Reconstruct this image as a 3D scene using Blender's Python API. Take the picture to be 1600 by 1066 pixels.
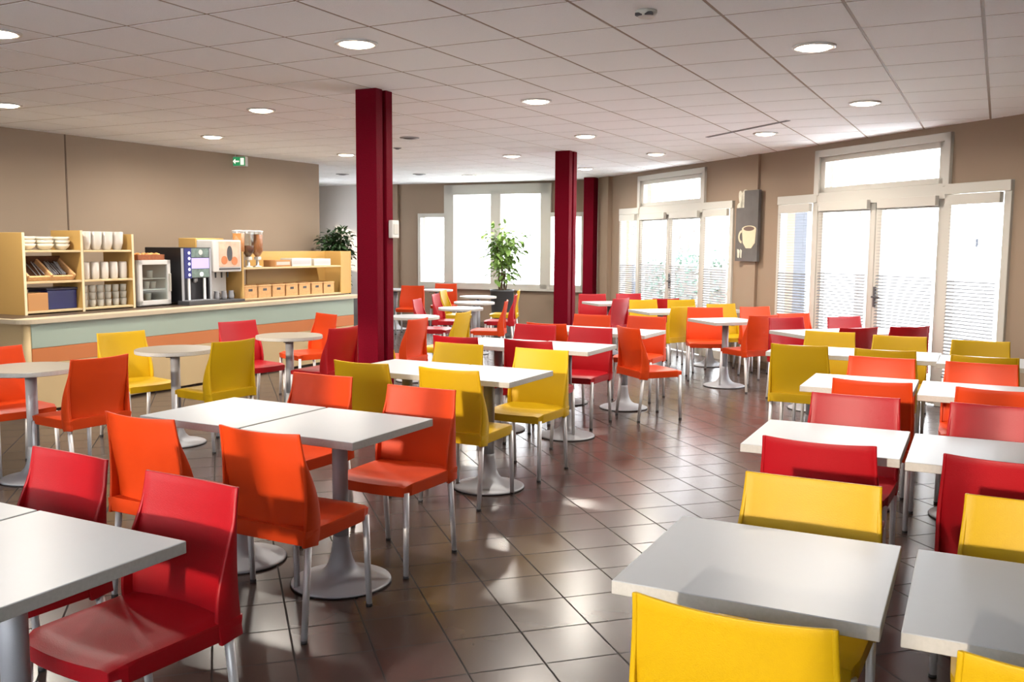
import bpy, bmesh, math, random
from mathutils import Vector, Matrix
random.seed(7)
C = bpy.context.scene.collection
SC = bpy.context.scene
PI = math.pi
for o in list(bpy.data.objects): bpy.data.objects.remove(o)

# ------------------------------------------------------------------ camera
EYE = 1.57; CEIL = 2.76; FPX = 1452.8; PITCH = -0.1027; ROLL = 0.0067
cp, sp, cr, sr = math.cos(PITCH), math.sin(PITCH), math.cos(ROLL), math.sin(ROLL)
FWD = Vector((0, cp, sp)); RT0 = Vector((1, 0, 0)); UP0 = RT0.cross(FWD)
RT = cr*RT0 + sr*UP0; UP = -sr*RT0 + cr*UP0
cam = bpy.data.cameras.new('camera'); cam.sensor_width = 36; cam.lens = 36*FPX/1600
cam.clip_end = 300; cam.clip_start = 0.05
co = bpy.data.objects.new('camera', cam); C.objects.link(co)
M = Matrix.Identity(4)
for i in range(3): M[i][0] = RT[i]; M[i][1] = UP[i]; M[i][2] = -FWD[i]
M[2][3] = EYE
co.matrix_world = M; SC.camera = co

# ------------------------------------------------------------------ world, sun, exposure
w = bpy.data.worlds.new('sky'); SC.world = w; w.use_nodes = True
bg = w.node_tree.nodes['Background']; bg.inputs[0].default_value = (0.93, 0.96, 1.0, 1); bg.inputs[1].default_value = 7.2
sd = bpy.data.lights.new('sun', 'SUN'); sd.energy = 2.3; sd.angle = math.radians(1.6); sd.color = (1.0, 0.84, 0.66)
so = bpy.data.objects.new('sun', sd); C.objects.link(so); so.location = (-6, -12, 4)
SUN_H = math.radians(59); SUN_E = math.radians(10.5)
sv = Vector((math.cos(SUN_H)*math.cos(SUN_E), math.sin(SUN_H)*math.cos(SUN_E), -math.sin(SUN_E)))
so.rotation_euler = sv.to_track_quat('-Z', 'Y').to_euler()
SC.view_settings.view_transform = 'Standard'; SC.view_settings.look = 'None'
SC.view_settings.gamma = 1; SC.view_settings.exposure = 0.95; SC.view_settings.use_curve_mapping = False
LAMP_W = 25.0

# ------------------------------------------------------------------ helpers
def ray(px, py):
    return RT*((px-800)/FPX) + UP*((533-py)/FPX) + FWD
def at_z(px, py, z):
    d = ray(px, py); t = (z-EYE)/d.z; return Vector((d.x*t, d.y*t, z))
def dirv(deg): return Vector((math.cos(math.radians(deg)), math.sin(math.radians(deg)), 0))
class Frame:
    def __init__(s, ox, oy, deg): s.o = Vector((ox, oy, 0)); s.a = math.radians(deg); s.x = dirv(deg); s.y = dirv(deg+90)
    def p(s, x, y, z=0): return s.o + s.x*x + s.y*y + Vector((0, 0, z))
    def m(s): return Matrix.Translation(s.o) @ Matrix.Rotation(s.a, 4, 'Z')

def mat(name, col, rough=.5, metal=0, spec=.5, bump=0, bscale=60, var=0, vscale=4, coat=0, trans=0, ior=1.45, emit=None, es=0, alpha=1):
    m = bpy.data.materials.new(name); m.use_nodes = True; nt = m.node_tree; b = nt.nodes['Principled BSDF']
    b.inputs['Base Color'].default_value = (*col, 1); b.inputs['Roughness'].default_value = rough
    b.inputs['Metallic'].default_value = metal; b.inputs['Specular IOR Level'].default_value = spec
    b.inputs['Coat Weight'].default_value = coat; b.inputs['Transmission Weight'].default_value = trans; b.inputs['IOR'].default_value = ior
    if emit: b.inputs['Emission Color'].default_value = (*emit, 1); b.inputs['Emission Strength'].default_value = es
    tc = nt.nodes.new('ShaderNodeTexCoord')
    n = nt.nodes.new('ShaderNodeTexNoise'); n.inputs['Scale'].default_value = vscale if var else bscale
    nt.links.new(tc.outputs['Object'], n.inputs['Vector'])
    if var:
        mx = nt.nodes.new('ShaderNodeMix'); mx.data_type = 'RGBA'
        mx.inputs[6].default_value = (*[c*(1-var) for c in col], 1); mx.inputs[7].default_value = (*[min(1, c*(1+var)) for c in col], 1)
        nt.links.new(n.outputs['Fac'], mx.inputs[0]); nt.links.new(mx.outputs[2], b.inputs['Base Color'])
    if bump:
        n2 = nt.nodes.new('ShaderNodeTexNoise'); n2.inputs['Scale'].default_value = bscale; n2.inputs['Detail'].default_value = 4
        nt.links.new(tc.outputs['Object'], n2.inputs['Vector'])
        bp = nt.nodes.new('ShaderNodeBump'); bp.inputs['Strength'].default_value = bump; bp.inputs['Distance'].default_value = .004
        nt.links.new(n2.outputs['Fac'], bp.inputs['Height']); nt.links.new(bp.outputs['Normal'], b.inputs['Normal'])
    return m
def glass_mat(name, tint=(1, 1, 1), refl=.06):
    m = bpy.data.materials.new(name); m.use_nodes = True; nt = m.node_tree
    for n in list(nt.nodes): nt.nodes.remove(n)
    out = nt.nodes.new('ShaderNodeOutputMaterial'); mx = nt.nodes.new('ShaderNodeMixShader')
    t = nt.nodes.new('ShaderNodeBsdfTransparent'); t.inputs[0].default_value = (*tint, 1)
    g = nt.nodes.new('ShaderNodeBsdfGlossy'); g.inputs['Roughness'].default_value = .03
    mx.inputs[0].default_value = refl
    nt.links.new(t.outputs[0], mx.inputs[1]); nt.links.new(g.outputs[0], mx.inputs[2]); nt.links.new(mx.outputs[0], out.inputs[0])
    return m

class MB:
    def __init__(s): s.v = []; s.f = []; s.mi = []; s.sm = []
    def add(s, vs, fs, mi=0, smooth=False, T=None):
        n = len(s.v)
        s.v += [tuple(T @ Vector(q)) if T else tuple(q) for q in vs]
        s.f += [tuple(n+i for i in f) for f in fs]; s.mi += [mi]*len(fs); s.sm += [smooth]*len(fs); return s
    def box(s, x0, x1, y0, y1, z0, z1, mi=0, T=None):
        v = [(x, y, z) for z in (z0, z1) for y in (y0, y1) for x in (x0, x1)]
        return s.add(v, [(0, 2, 3, 1), (4, 5, 7, 6), (0, 1, 5, 4), (2, 6, 7, 3), (0, 4, 6, 2), (1, 3, 7, 5)], mi, False, T)
    def bbox(s, x0, x1, y0, y1, z0, z1, r=.005, mi=0, T=None, seg=2):
        bm = bmesh.new(); bmesh.ops.create_cube(bm, size=1)
        for q in bm.verts: q.co = Vector(((x0+x1)/2+q.co.x*(x1-x0), (y0+y1)/2+q.co.y*(y1-y0), (z0+z1)/2+q.co.z*(z1-z0)))
        bmesh.ops.bevel(bm, geom=list(bm.edges), offset=r, segments=seg, profile=.5, affect='EDGES')
        bm.verts.index_update()
        s.add([q.co[:] for q in bm.verts], [tuple(q.index for q in f.verts) for f in bm.faces], mi, False, T); bm.free(); return s
    def lathe(s, prof, n=24, mi=0, T=None, smooth=True, cap=True):
        vs = []; fs = []
        for (r, z) in prof:
            for k in range(n): a = 2*PI*k/n; vs.append((r*math.cos(a), r*math.sin(a), z))
        for i in range(len(prof)-1):
            for k in range(n): k2 = (k+1) % n; fs.append((i*n+k, i*n+k2, (i+1)*n+k2, (i+1)*n+k))
        s.add(vs, fs, mi, smooth, T)
        if cap:
            m = len(s.v)-len(vs)
            s.f.append(tuple(m+k for k in range(n-1, -1, -1))); s.mi.append(mi); s.sm.append(False)
            m2 = m+(len(prof)-1)*n
            s.f.append(tuple(m2+k for k in range(n))); s.mi.append(mi); s.sm.append(False)
        return s
    def tube(s, p0, p1, r0, r1=None, n=12, mi=0):
        r1 = r0 if r1 is None else r1
        p0, p1 = Vector(p0), Vector(p1); d = p1-p0; L = d.length
        T = Matrix.Translation(p0) @ d.to_track_quat('Z', 'Y').to_matrix().to_4x4()
        return s.lathe([(r0, 0), (r1, L)], n, mi, T)
    def path(s, pts, r, n=8, mi=0):
        for a, b in zip(pts[:-1], pts[1:]): s.tube(a, b, r, r, n, mi)
        return s
    def prism(s, poly, z0, z1, mi=0, T=None):
        n = len(poly); v = [(x, y, z0) for x, y in poly]+[(x, y, z1) for x, y in poly]
        f = [tuple(range(n-1, -1, -1)), tuple(range(n, 2*n))]+[(i, (i+1) % n, n+(i+1) % n, n+i) for i in range(n)]
        return s.add(v, f, mi, False, T)
    def mesh(s, name, mats):
        me = bpy.data.meshes.new(name); me.from_pydata(s.v, [], s.f)
        for m in (mats if isinstance(mats, (list, tuple)) else [mats]): me.materials.append(m)
        me.polygons.foreach_set('material_index', s.mi); me.polygons.foreach_set('use_smooth', s.sm); me.update(); return me
    def build(s, name, mats, parent=None, loc=None, rz=0):
        o = bpy.data.objects.new(name, s.mesh(name, mats)); C.objects.link(o)
        if parent: o.parent = parent
        if loc is not None: o.location = loc
        o.rotation_euler = (0, 0, rz); return o
def tag(o, label, cat, group=None, kind=None):
    if label: o['label'] = label
    if cat: o['category'] = cat
    if group: o['group'] = group
    if kind: o['kind'] = kind
    return o
def thing(name, loc, rz, label, cat, group=None):
    o = bpy.data.objects.new(name, None); o.empty_display_size = .1; C.objects.link(o)
    o.location = loc; o.rotation_euler = (0, 0, rz); return tag(o, label, cat, group)
def struct(o): o['kind'] = 'structure'; return o
def copy_tree(o, parent=None):
    c = o.copy(); C.objects.link(c); c.parent = parent
    for ch in KIDS.get(o.name, []): copy_tree2(ch, c)
    return c
def copy_tree2(o, parent):
    c = o.copy(); C.objects.link(c); c.parent = parent
    for ch in KIDS.get(o.name, []): copy_tree2(ch, c)
KIDS = {}
def index_kids(root):
    stack = [root]
    while stack:
        o = stack.pop(); ks = [q for q in C.objects if q.parent == o]; KIDS[o.name] = ks; stack += ks

# ------------------------------------------------------------------ materials
RED = mat('red_plastic', (0.342, 0.0036, 0.009), .42, spec=.35, bump=.15, bscale=300)
ORANGE = mat('orange_plastic', (0.54, 0.045, 0.0045), .45, spec=.3, bump=.15, bscale=300)
YELLOW = mat('yellow_plastic', (0.504, 0.3105, 0.0036), .46, spec=.3, bump=.15, bscale=300)
ALU = mat('brushed_aluminium', (0.6364, 0.6364, 0.645), .4, .35, bump=.1, bscale=500)
GREYMETAL = mat('satin_grey_metal', (0.344, 0.3526, 0.3784), .5, .25, bump=.1, bscale=400)
GLIDE = mat('black_rubber', (.02, .02, .022), .6)
TABLEW = mat('white_laminate', (0.43, 0.4558, 0.4816), .35, var=.015, vscale=30)
TEDGE = mat('table_edge_band', (0.4128, 0.4042, 0.3784), .5, var=.12, vscale=90)
def floor_material():
    m = bpy.data.materials.new('brown_floor_tiles'); m.use_nodes = True; nt = m.node_tree; b = nt.nodes['Principled BSDF']
    tc = nt.nodes.new('ShaderNodeTexCoord'); mp = nt.nodes.new('ShaderNodeMapping')
    mp.inputs['Rotation'].default_value = (0, 0, math.radians(-17.5)); mp.inputs['Location'].default_value = (.06, .13, 0)
    nt.links.new(tc.outputs['Object'], mp.inputs[0])
    br = nt.nodes.new('ShaderNodeTexBrick'); br.offset = 0; br.offset_frequency = 1; br.squash = 1
    for k, v in (('Scale', 1), ('Mortar Size', .0042), ('Mortar Smooth', .1), ('Bias', 0), ('Brick Width', .30), ('Row Height', .30)): br.inputs[k].default_value = v
    br.inputs['Color1'].default_value = (.068, .047, .041, 1); br.inputs['Color2'].default_value = (.054, .038, .034, 1); br.inputs['Mortar'].default_value = (.02, .015, .013, 1)
    nt.links.new(mp.outputs[0], br.inputs[0])
    n = nt.nodes.new('ShaderNodeTexNoise'); n.inputs['Scale'].default_value = 5; n.inputs['Detail'].default_value = 1; nt.links.new(tc.outputs['Object'], n.inputs[0])
    mx = nt.nodes.new('ShaderNodeMix'); mx.data_type = 'RGBA'; mx.blend_type = 'MULTIPLY'; mx.inputs[0].default_value = 1
    rp = nt.nodes.new('ShaderNodeMapRange'); rp.inputs[3].default_value = .9; rp.inputs[4].default_value = 1.1; nt.links.new(n.outputs['Fac'], rp.inputs[0])
    nt.links.new(br.outputs['Color'], mx.inputs[6]); nt.links.new(rp.outputs[0], mx.inputs[7]); nt.links.new(mx.outputs[2], b.inputs['Base Color'])
    r2 = nt.nodes.new('ShaderNodeMapRange'); r2.inputs[3].default_value = .25; r2.inputs[4].default_value = .25; nt.links.new(n.outputs['Fac'], r2.inputs[0]); r2.inputs[3].default_value = .24; r2.inputs[4].default_value = .9; nt.links.new(br.outputs['Fac'], r2.inputs[0]); nt.links.new(r2.outputs[0], b.inputs['Roughness'])
    bp = nt.nodes.new('ShaderNodeBump'); bp.inputs['Strength'].default_value = .15; bp.inputs['Distance'].default_value = .001; bp.invert = True
    nt.links.new(br.outputs['Fac'], bp.inputs['Height']); nt.links.new(bp.outputs[0], b.inputs['Normal'])
    b.inputs['Specular IOR Level'].default_value = .38
    return m
FLOOR = floor_material()
WALL = mat('tan_wall_paint', (0.2623, 0.1909, 0.1333), .75, bump=.2, bscale=180, var=.03, vscale=2)
WALLL = mat('beige_wall_paint', (0.3053, 0.2322, 0.1677), .75, bump=.2, bscale=180, var=.03, vscale=2)
WALLW = mat('white_wall_paint', (0.6364, 0.602, 0.5676), .75, bump=.2, bscale=180)
CTILE = mat('mineral_ceiling_tile', (0.918, 0.9384, 0.9486), .85, bump=.6, bscale=220, var=.03, vscale=120)
TBAR = mat('ceiling_grid_metal', (.30, .235, .18), .6)
PVC = mat('cream_window_frame', (0.4816, 0.4644, 0.4128), .4, var=.02)
SEAM = mat('dark_seam', (.14, .10, .07), .8)
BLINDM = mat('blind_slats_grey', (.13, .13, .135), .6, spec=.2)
GLASS = glass_mat('window_glass')
BURG = mat('burgundy_gloss_paint', (0.1247, 0.00172, 0.00946), .6, spec=.05, var=.12, vscale=60, bump=.5, bscale=90)
CREAM = mat('cream_laminate', (0.5676, 0.43, 0.2322), .45, var=.03, vscale=3)
HONEY = mat('honey_laminate', (0.516, 0.3182, 0.0989), .5, var=.04, vscale=3)
MINT = mat('mint_laminate', (0.3612, 0.4472, 0.3698), .4)
BANDO = mat('orange_laminate', (0.5676, 0.1892, 0.0602), .45)
TOPC = mat('cream_countertop', (0.5676, 0.4816, 0.344), .35)
WHITE = mat('white_plastic', (0.5848, 0.5762, 0.559), .35)
CERAM = mat('white_ceramic', (0.6192, 0.5848, 0.5332), .2, coat=.3)
BLACK = mat('black_plastic', (.012, .012, .015), .35)
DARKG = mat('dark_grey_plastic', (.06, .06, .065), .5)
LENS = mat('lamp_lens', (1, 1, 1), .5, emit=(1, .82, .6), es=14)
GLAZE = glass_mat('thin_clear_glass', (.93, .96, .95), .14)

# ------------------------------------------------------------------ room shell
A_DEG = -27.52
GA, GB = dirv(A_DEG), dirv(A_DEG+90)
right = Frame(4.53, 8.42, 109.9)      # x runs along the wall away from the camera, y into the room
back = Frame(-2.387, 18.804, -24.64)  # x to the right, y out of the room
lx, ly = -5.335, 9.835
ldeg = math.degrees(math.atan2(14.186-ly, -2.926+5.335))
left = Frame(lx, ly, ldeg)            # x away from camera, y out of the room (to the left)
near = Frame(-GB.x*2.0, -GB.y*2.0, A_DEG)   # wall behind the camera
def isect(f, g):
    # intersection of two frame x-lines, returned as parameters along f and g
    d = g.o-f.o; det = f.x.x*(-g.x.y)+g.x.x*f.x.y
    s_ = (d.x*(-g.x.y)+g.x.x*d.y)/det; t_ = (f.x.x*d.y-f.x.y*d.x)/det; return s_, t_
sR, sB = isect(right, back); sL, sNl = isect(left, near); sR0, sNr = isect(right, near)
LEND = (Vector((-2.926, 14.186, 0))-left.o).length
P_NL = left.p(sL, 0); P_NR = right.p(sR0, 0); P_BR = right.p(sR, 0); P_BL = back.p(-2.3, 0)
POLY = [P_NL, P_NR, P_BR, P_BL]
def wall(name, fr, s0, s1, y0, y1, ops, m, z1=CEIL+.12):
    ss = sorted({s0, s1, *[o[0] for o in ops], *[o[1] for o in ops]}); zs = sorted({0, z1, *[o[2] for o in ops], *[o[3] for o in ops]})
    b = MB()
    for a, c in zip(ss[:-1], ss[1:]):
        for e, g in zip(zs[:-1], zs[1:]):
            ms, mz = (a+c)/2, (e+g)/2
            if any(o[0] < ms < o[1] and o[2] < mz < o[3] for o in ops): continue
            b.box(a, c, y0, y1, e, g)
    return struct(b.build(name, m, None, fr.o, fr.a))
# floor and ceiling backing
b = MB(); n_ = [(p.x, p.y) for p in POLY]; b.prism(n_, -.12, 0); struct(b.build('floor', FLOOR))
def clip(poly, planes):
    for (p0, nx, ny) in planes:
        out = []
        for i in range(len(poly)):
            a, c = poly[i], poly[(i+1) % len(poly)]
            da = (a[0]-p0[0])*nx+(a[1]-p0[1])*ny; dc = (c[0]-p0[0])*nx+(c[1]-p0[1])*ny
            if da >= 0: out.append(a)
            if (da >= 0) != (dc >= 0):
                t = da/(da-dc); out.append((a[0]+(c[0]-a[0])*t, a[1]+(c[1]-a[1])*t))
        poly = out
        if len(poly) < 3: return []
    return poly
PL = []
for i in range(4):
    p, q = POLY[i], POLY[(i+1) % 4]; d = q-p; PL.append(((p.x, p.y), -d.y/d.length, d.x/d.length))
b = MB(); G0 = Vector((-2.4155, 4.7519, 0)); gap = .009
for i in range(-22, 24):
    for j in range(-16, 32):
        c = [G0+GA*(.6*(i+u))+GB*(.6*(j+v)) for u, v in ((gap/.6, gap/.6), (1-gap/.6, gap/.6), (1-gap/.6, 1-gap/.6), (gap/.6, 1-gap/.6))]
        q = clip([(p.x, p.y) for p in c], PL)
        if len(q) >= 3: b.prism(q, CEIL, CEIL+.0022)
b.prism(n_, CEIL+.0018, CEIL+.14, 1)
struct(b.build('ceiling', [CTILE, TBAR]))

OPS_R = []
for o_ in (0.0, 4.46):
    OPS_R += [(.09+o_, 3.47+o_ - (.05 if o_ else 0), .0, 2.16), (.80+o_, 2.78+o_, 2.10, 2.66)]
wall('wall_right', right, sR0-.2, sR+.2, -.20, 0, OPS_R, WALL)
OPS_B = [(.60, 4.06, .80, 2.14), (1.24, 3.30, .76, 2.68)]
wall('wall_back', back, -.02, sB+.2, 0, .2, OPS_B, WALL)
wall('wall_far_left', back, -2.5, -.02, 0, .2, [], WALLW)
wall('wall_left', left, sL-.2, LEND, 0, .16, [], WALLL)
rc = Frame(P_BL.x, P_BL.y, math.degrees(math.atan2(left.p(LEND-1.2, .16).y-P_BL.y, left.p(LEND-1.2, .16).x-P_BL.x)))
wall('wall_recess', rc, 0, (left.p(LEND-1.2, .16)-P_BL).length, -.16, 0, [(1.4, 2.6, 1.3, 2.3)], WALLW)  # opening added out of view to brighten the far white wall
OPS_N = [(x, x+w_, 1.2, 2.5) for x, w_ in ((-7.2, 1.3), (-5.5, 1.3), (-3.75, 1.7), (-1.6, 2.3))]  # unseen openings, sized and spaced for where their sunlight lands on the chairs
wall('wall_near', near, sNl-.2, sNr+.2, -.2, 0, OPS_N, WALL)

# pilasters, seams, trims, baseboards
def trim(name, fr, x0, x1, y0, y1, z0, z1, m): return struct(MB().box(x0, x1, y0, y1, z0, z1).build(name, m, None, fr.o, fr.a))
trim('trim_1', right, 3.95, 4.22, 0, .035, 0, CEIL, WALL)
trim('trim_2', right, 8.28, 8.66, 0, .08, 0, CEIL, WALL)
trim('trim_3', back, -.02, .12, -.06, 0, 0, CEIL, WALL)
sx = (at_z(88, 211, CEIL)-left.o).dot(left.x)
trim('trim_4', left, sx-.009, sx+.009, -.004, 0, 0, CEIL, SEAM)
trim('trim_5', back, .12, .60, -.03, 0, .70, .73, WALL); trim('trim_6', back, .60, sB-.1, -.06, 0, .715, .76, PVC)
trim('baseboard_right', right, 3.5, 4.5, 0, .012, 0, .09, SEAM)
trim('baseboard_left', left, sL, LEND, -.012, 0, 0, .09, SEAM)
trim('baseboard_back', back, .12, sB-.1, -.012, 0, 0, .09, SEAM)

# ------------------------------------------------------------------ windows on the right wall
BLN = 0
def right_window(n, o_, handle_lbl):
    end = 3.45 if o_ == 0 else 3.40
    fr = MB()
    y0, y1 = -.07, .03
    def bar(a, c, e, g, yy0=y0, yy1=y1): fr.bbox(a+o_, c+o_, yy0, yy1, e, g, .004, seg=1)
    # outer casing
    bar(.05, .13, 0, 2.17); bar(end, end+.06, 0, 2.17); bar(.05, .82, 2.09, 2.19, y0, .045); bar(2.76, end+.06, 2.09, 2.19, y0, .045)
    bar(.80, 2.80, 2.05, 2.20); bar(.78, .86, 2.17, 2.69, y0, .04); bar(2.74, 2.82, 2.17, 2.69, y0, .04); bar(.78, 2.82, 2.61, 2.69, y0, .04)
    # transom sash
    bar(.86, .94, 2.20, 2.61, -.06, .01); bar(2.66, 2.74, 2.20, 2.61, -.06, .01); bar(.86, 2.74, 2.55, 2.61, -.06, .01); bar(.86, 2.74, 2.20, 2.26, -.06, .01)
    # mullions between side lights and door leaves
    bar(.74, .83, 0, 2.09); bar(2.75, 2.84, 0, 2.09)
    bar(.13, .74, 0, .12, -.06, .02); bar(2.84, end, 0, .12, -.06, .02)
    f = struct(fr.build('window_%d' % n, PVC, None, right.o, right.a))
    pane = MB().box(.92+o_, 2.68+o_, -.03, -.024, 2.24, 2.57)
    pane.box(.12+o_, .75+o_, -.03, -.024, .1, 2.1).box(2.83+o_, end+o_+.01, -.03, -.024, .1, 2.1)
    pane.build('pane', GLASS, f)
    # two door leaves
    for k, (a, c) in enumerate(((.83, 1.785), (1.795, 2.75))):
        lf = MB()
        for (p, q, e, g) in ((a, a+.085, 0.01, 2.05), (c-.085, c, .01, 2.05), (a, c, .01, .16), (a, c, 1.97, 2.05)): lf.bbox(p+o_, q+o_, -.05, .015, e, g, .004, seg=1)
        d = struct(lf.build('door_%d' % (2*n-1+k), PVC, None, right.o, right.a))
        MB().box(a+.08+o_, c-.08+o_, -.02, -.014, .15, 1.98).build('pane', GLASS, d)
        if k == 0:
            h = MB().bbox(c-.055+o_, c-.02+o_, .015, .03, .93, 1.15, .004).bbox(c-.045+o_, c-.03+o_, .03, .055, 1.03, 1.05, .003).bbox(c-.15+o_, c-.03+o_, .05, .065, 1.03, 1.05, .004)
            h.build('door_handle', DARKG, d)['label'] = 'dark lever door handle'
    trim('trim_%d' % (10+n), right, end+.06+o_, end+.065+o_, -.42, -.20, 0, 2.66, EXTG)
    return end
EXTG = mat('grey_outside_cladding', (.09, .10, .12), .7)
def blind(a, c, o_, ztop, zbot, label):
    t = thing('venetian_blind', right.p((a+c)/2+o_, .03, zbot), right.a, label, 'blind', 'venetian blinds on the right-hand windows')
    hw = (c-a)/2
    MB().bbox(-hw, hw, -.005, .045, ztop-zbot, ztop-zbot+.10, .004).build('headrail', PVC, t)
    s = MB(); z = .03; k = 0
    while z < ztop-zbot:
        tl = math.radians(-4 if z+zbot > 1.28 else -30)
        T = Matrix.Translation((0, .02, z)) @ Matrix.Rotation(tl, 4, 'X')
        s.box(-hw+.01, hw-.01, -.0125, .0125, -.0007, .0007, 0, T); z += .034
    s.build('slats', BLINDM, t)
    MB().bbox(-hw+.01, hw-.01, .008, .032, 0, .014, .003).build('bottom_rail', BLINDM, t)
    MB().tube((-hw+.12, .02, 0), (-hw+.12, .02, ztop-zbot), .0012, n=5).tube((hw-.12, .02, 0), (hw-.12, .02, ztop-zbot), .0012, n=5).build('cord', BLINDM, t)
for n, o_ in ((1, 0.0), (2, 4.46)):
    end = right_window(n, o_, '')
    wn = 'nearer' if n == 1 else 'farther'
    blind(.135, .735, o_, 1.985, .30, 'white slatted blind on right side light of the %s right-wall window' % wn)
    blind(.90, 1.715, o_, 1.985, .22, 'white slatted blind on right-hand door leaf of the %s right-wall window' % wn)
    blind(1.865, 2.68, o_, 1.985, .22, 'white slatted blind on left-hand door leaf of the %s right-wall window' % wn)
    blind(2.845, end-.005, o_, 1.985, .30, 'white slatted blind on left side light of the %s right-wall window' % wn)
# back window: big double sash with a narrow light either side
fr = MB()
def bbar(a, c, e, g, y0=-.05, y1=.06): fr.bbox(a, c, y0, y1, e, g, .004, seg=1)
for a, c, e, g in ((.58, .64, .76, 2.16), (1.17, 1.38, .74, 2.72), (3.21, 3.42, .74, 2.72), (4.02, 4.08, .76, 2.16), (.58, 1.2, 2.10, 2.18), (3.4, 4.08, 2.10, 2.18),
                   (1.20, 3.36, 2.53, 2.72), (1.20, 3.36, .74, .84), (.58, 1.2, .76, .84), (3.4, 4.08, .76, .84), (2.18, 2.39, .8, 2.6)): bbar(a, c, e, g)
f = struct(fr.build('window_3', PVC, None, back.o, back.a))
MB().box(.6, 4.05, .03, .036, .82, 2.14).box(1.3, 3.3, .03, .036, 2.14, 2.56).build('pane', GLASS, f)
fr = MB()  # frames of the unseen windows behind the camera, laid out to admit the sun
for (x, x1_, e, g) in OPS_N:
    for a, c, p, q in ((x, x+.07, e, g), (x1_-.07, x1_, e, g), (x, x1_, e, e+.07), (x, x1_, g-.07, g), ((x+x1_)/2-.04, (x+x1_)/2+.04, e, g)): fr.box(a, c, -.14, -.06, p, q)
f = struct(fr.build('window_4', PVC, None, near.o, near.a))
pn = MB()
for (x, x1_, e, g) in OPS_N: pn.box(x+.05, x1_-.05, -.103, -.098, e+.05, g-.05)
pn.build('pane', GLASS, f)
fr = MB()  # added recess window, out of view, there for the daylight it lets in
for a, c, p, q in ((1.4, 1.48, 1.3, 2.3), (2.52, 2.6, 1.3, 2.3), (1.4, 2.6, 1.3, 1.38), (1.4, 2.6, 2.22, 2.3)): fr.box(a, c, -.12, -.05, p, q)
f = struct(fr.build('window_5', PVC, None, rc.o, rc.a)); MB().box(1.45, 2.55, -.09, -.085, 1.35, 2.25).build('pane', GLASS, f)

# ------------------------------------------------------------------ outside
GROUND = mat('pale_paving', (.86, .87, .88), .9, var=.1, vscale=1.5)
b = MB(); b.box(-40, 60, -40, 70, -.30, -.14); struct(b.build('ground', GROUND))
RENDER = mat('pale_render', (.80, .80, .78), .9, var=.02)
ROOFM = mat('pale_grey_roofing', (.45, .45, .47), .8)
BARK = mat('grey_bark', (.22, .19, .17), .9, bump=1, bscale=20, var=.2, vscale=8)
def on_plane(px, py, fr, y):
    d = ray(px, py); n = fr.y; o = fr.o+n*y; t = (o-Vector((0, 0, EYE))).dot(n)/d.dot(n); P = Vector((0, 0, EYE))+d*t
    return (P-fr.o).dot(fr.x), P.z
YB = -11.0
bl = thing('apartment_building', right.p(0, YB, -.14), right.a, 'pale rendered building seen outside through the nearer right-wall window', 'building')
MB().box(-14, 9, -6, 0, 0, 6.2).build('wall', RENDER, bl)
MB().box(-14.4, 9.4, -6.4, .4, 6.2, 6.5).build('roof', ROOFM, bl)
x0, z0 = on_plane(1510, 390, right, YB); x1, z1 = on_plane(1518, 370, right, YB); x2, _ = on_plane(1524, 380, right, YB); x3, _ = on_plane(1534, 380, right, YB)
WGL = mat('dark_outside_window', (.03, .035, .045), .6, spec=.1)
for (a, c) in ((x0, x1), (x2, x3)):
    wv = MB().box(min(a, c), max(a, c), -.02, .05, z0+.14, z1+.14).build('window', WHITE, bl)
    MB().box(min(a, c)+.06, max(a, c)-.06, .05, .06, z0+.2, z1+.08).build('pane', WGL, wv)
for (xx) in (-9, -6, 4.5, 7):
    wv = MB().box(xx, xx+1.1, -.02, .05, 1.0, 2.5).build('window', WHITE, bl); MB().box(xx+.08, xx+1.02, .05, .06, 1.08, 2.42).build('pane', WGL, wv)
def branchy(root, h, r, seed, lean=0):
    rnd = random.Random(seed); mb = MB()
    def grow(p, d, L, rr, depth):
        q = p+d*L; mb.tube(p, q, rr, rr*.72, 7)
        if depth == 0: return
        for _ in range(3 if depth > 1 else 4):
            nd = (d+Vector((rnd.uniform(-.75, .75), rnd.uniform(-.75, .75), rnd.uniform(-.1, .5)))).normalized()
            grow(p+d*L*rnd.uniform(.6, 1), nd, L*rnd.uniform(.5, .75), rr*.5, depth-1)
    grow(Vector((0, 0, 0)), Vector((lean, 0, 1)).normalized(), h, r, 4)
    return mb
for (px, yv, h, r, sd_, lb) in ((1348, -5.0, 2.6, .14, 3, 'bare grey tree outside the left door leaf of the nearer right-wall window'),
                                (1075, -4.0, 1.6, .08, 5, 'small bare tree outside the farther right-wall window')):
    xs, _ = on_plane(px, 400, right, yv)
    t = thing('bare_tree', right.p(xs, yv, -.14), 0, lb, 'tree')
    branchy(t, h, r, sd_).build('trunk', BARK, t)
LEAFH = mat('grey_green_hedge', (.22, .33, .27), .8, var=.3, vscale=12)
def foliage_blob(rx, ry, rz_, n, size, seed, zc=0):
    rnd = random.Random(seed); mb = MB()
    for _ in range(n):
        while True:
            p = Vector((rnd.uniform(-1, 1), rnd.uniform(-1, 1), rnd.uniform(-1, 1)))
            if p.length < 1: break
        p = Vector((p.x*rx, p.y*ry, p.z*rz_+zc))
        leaf(mb, p, rnd, size)
    return mb
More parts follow.
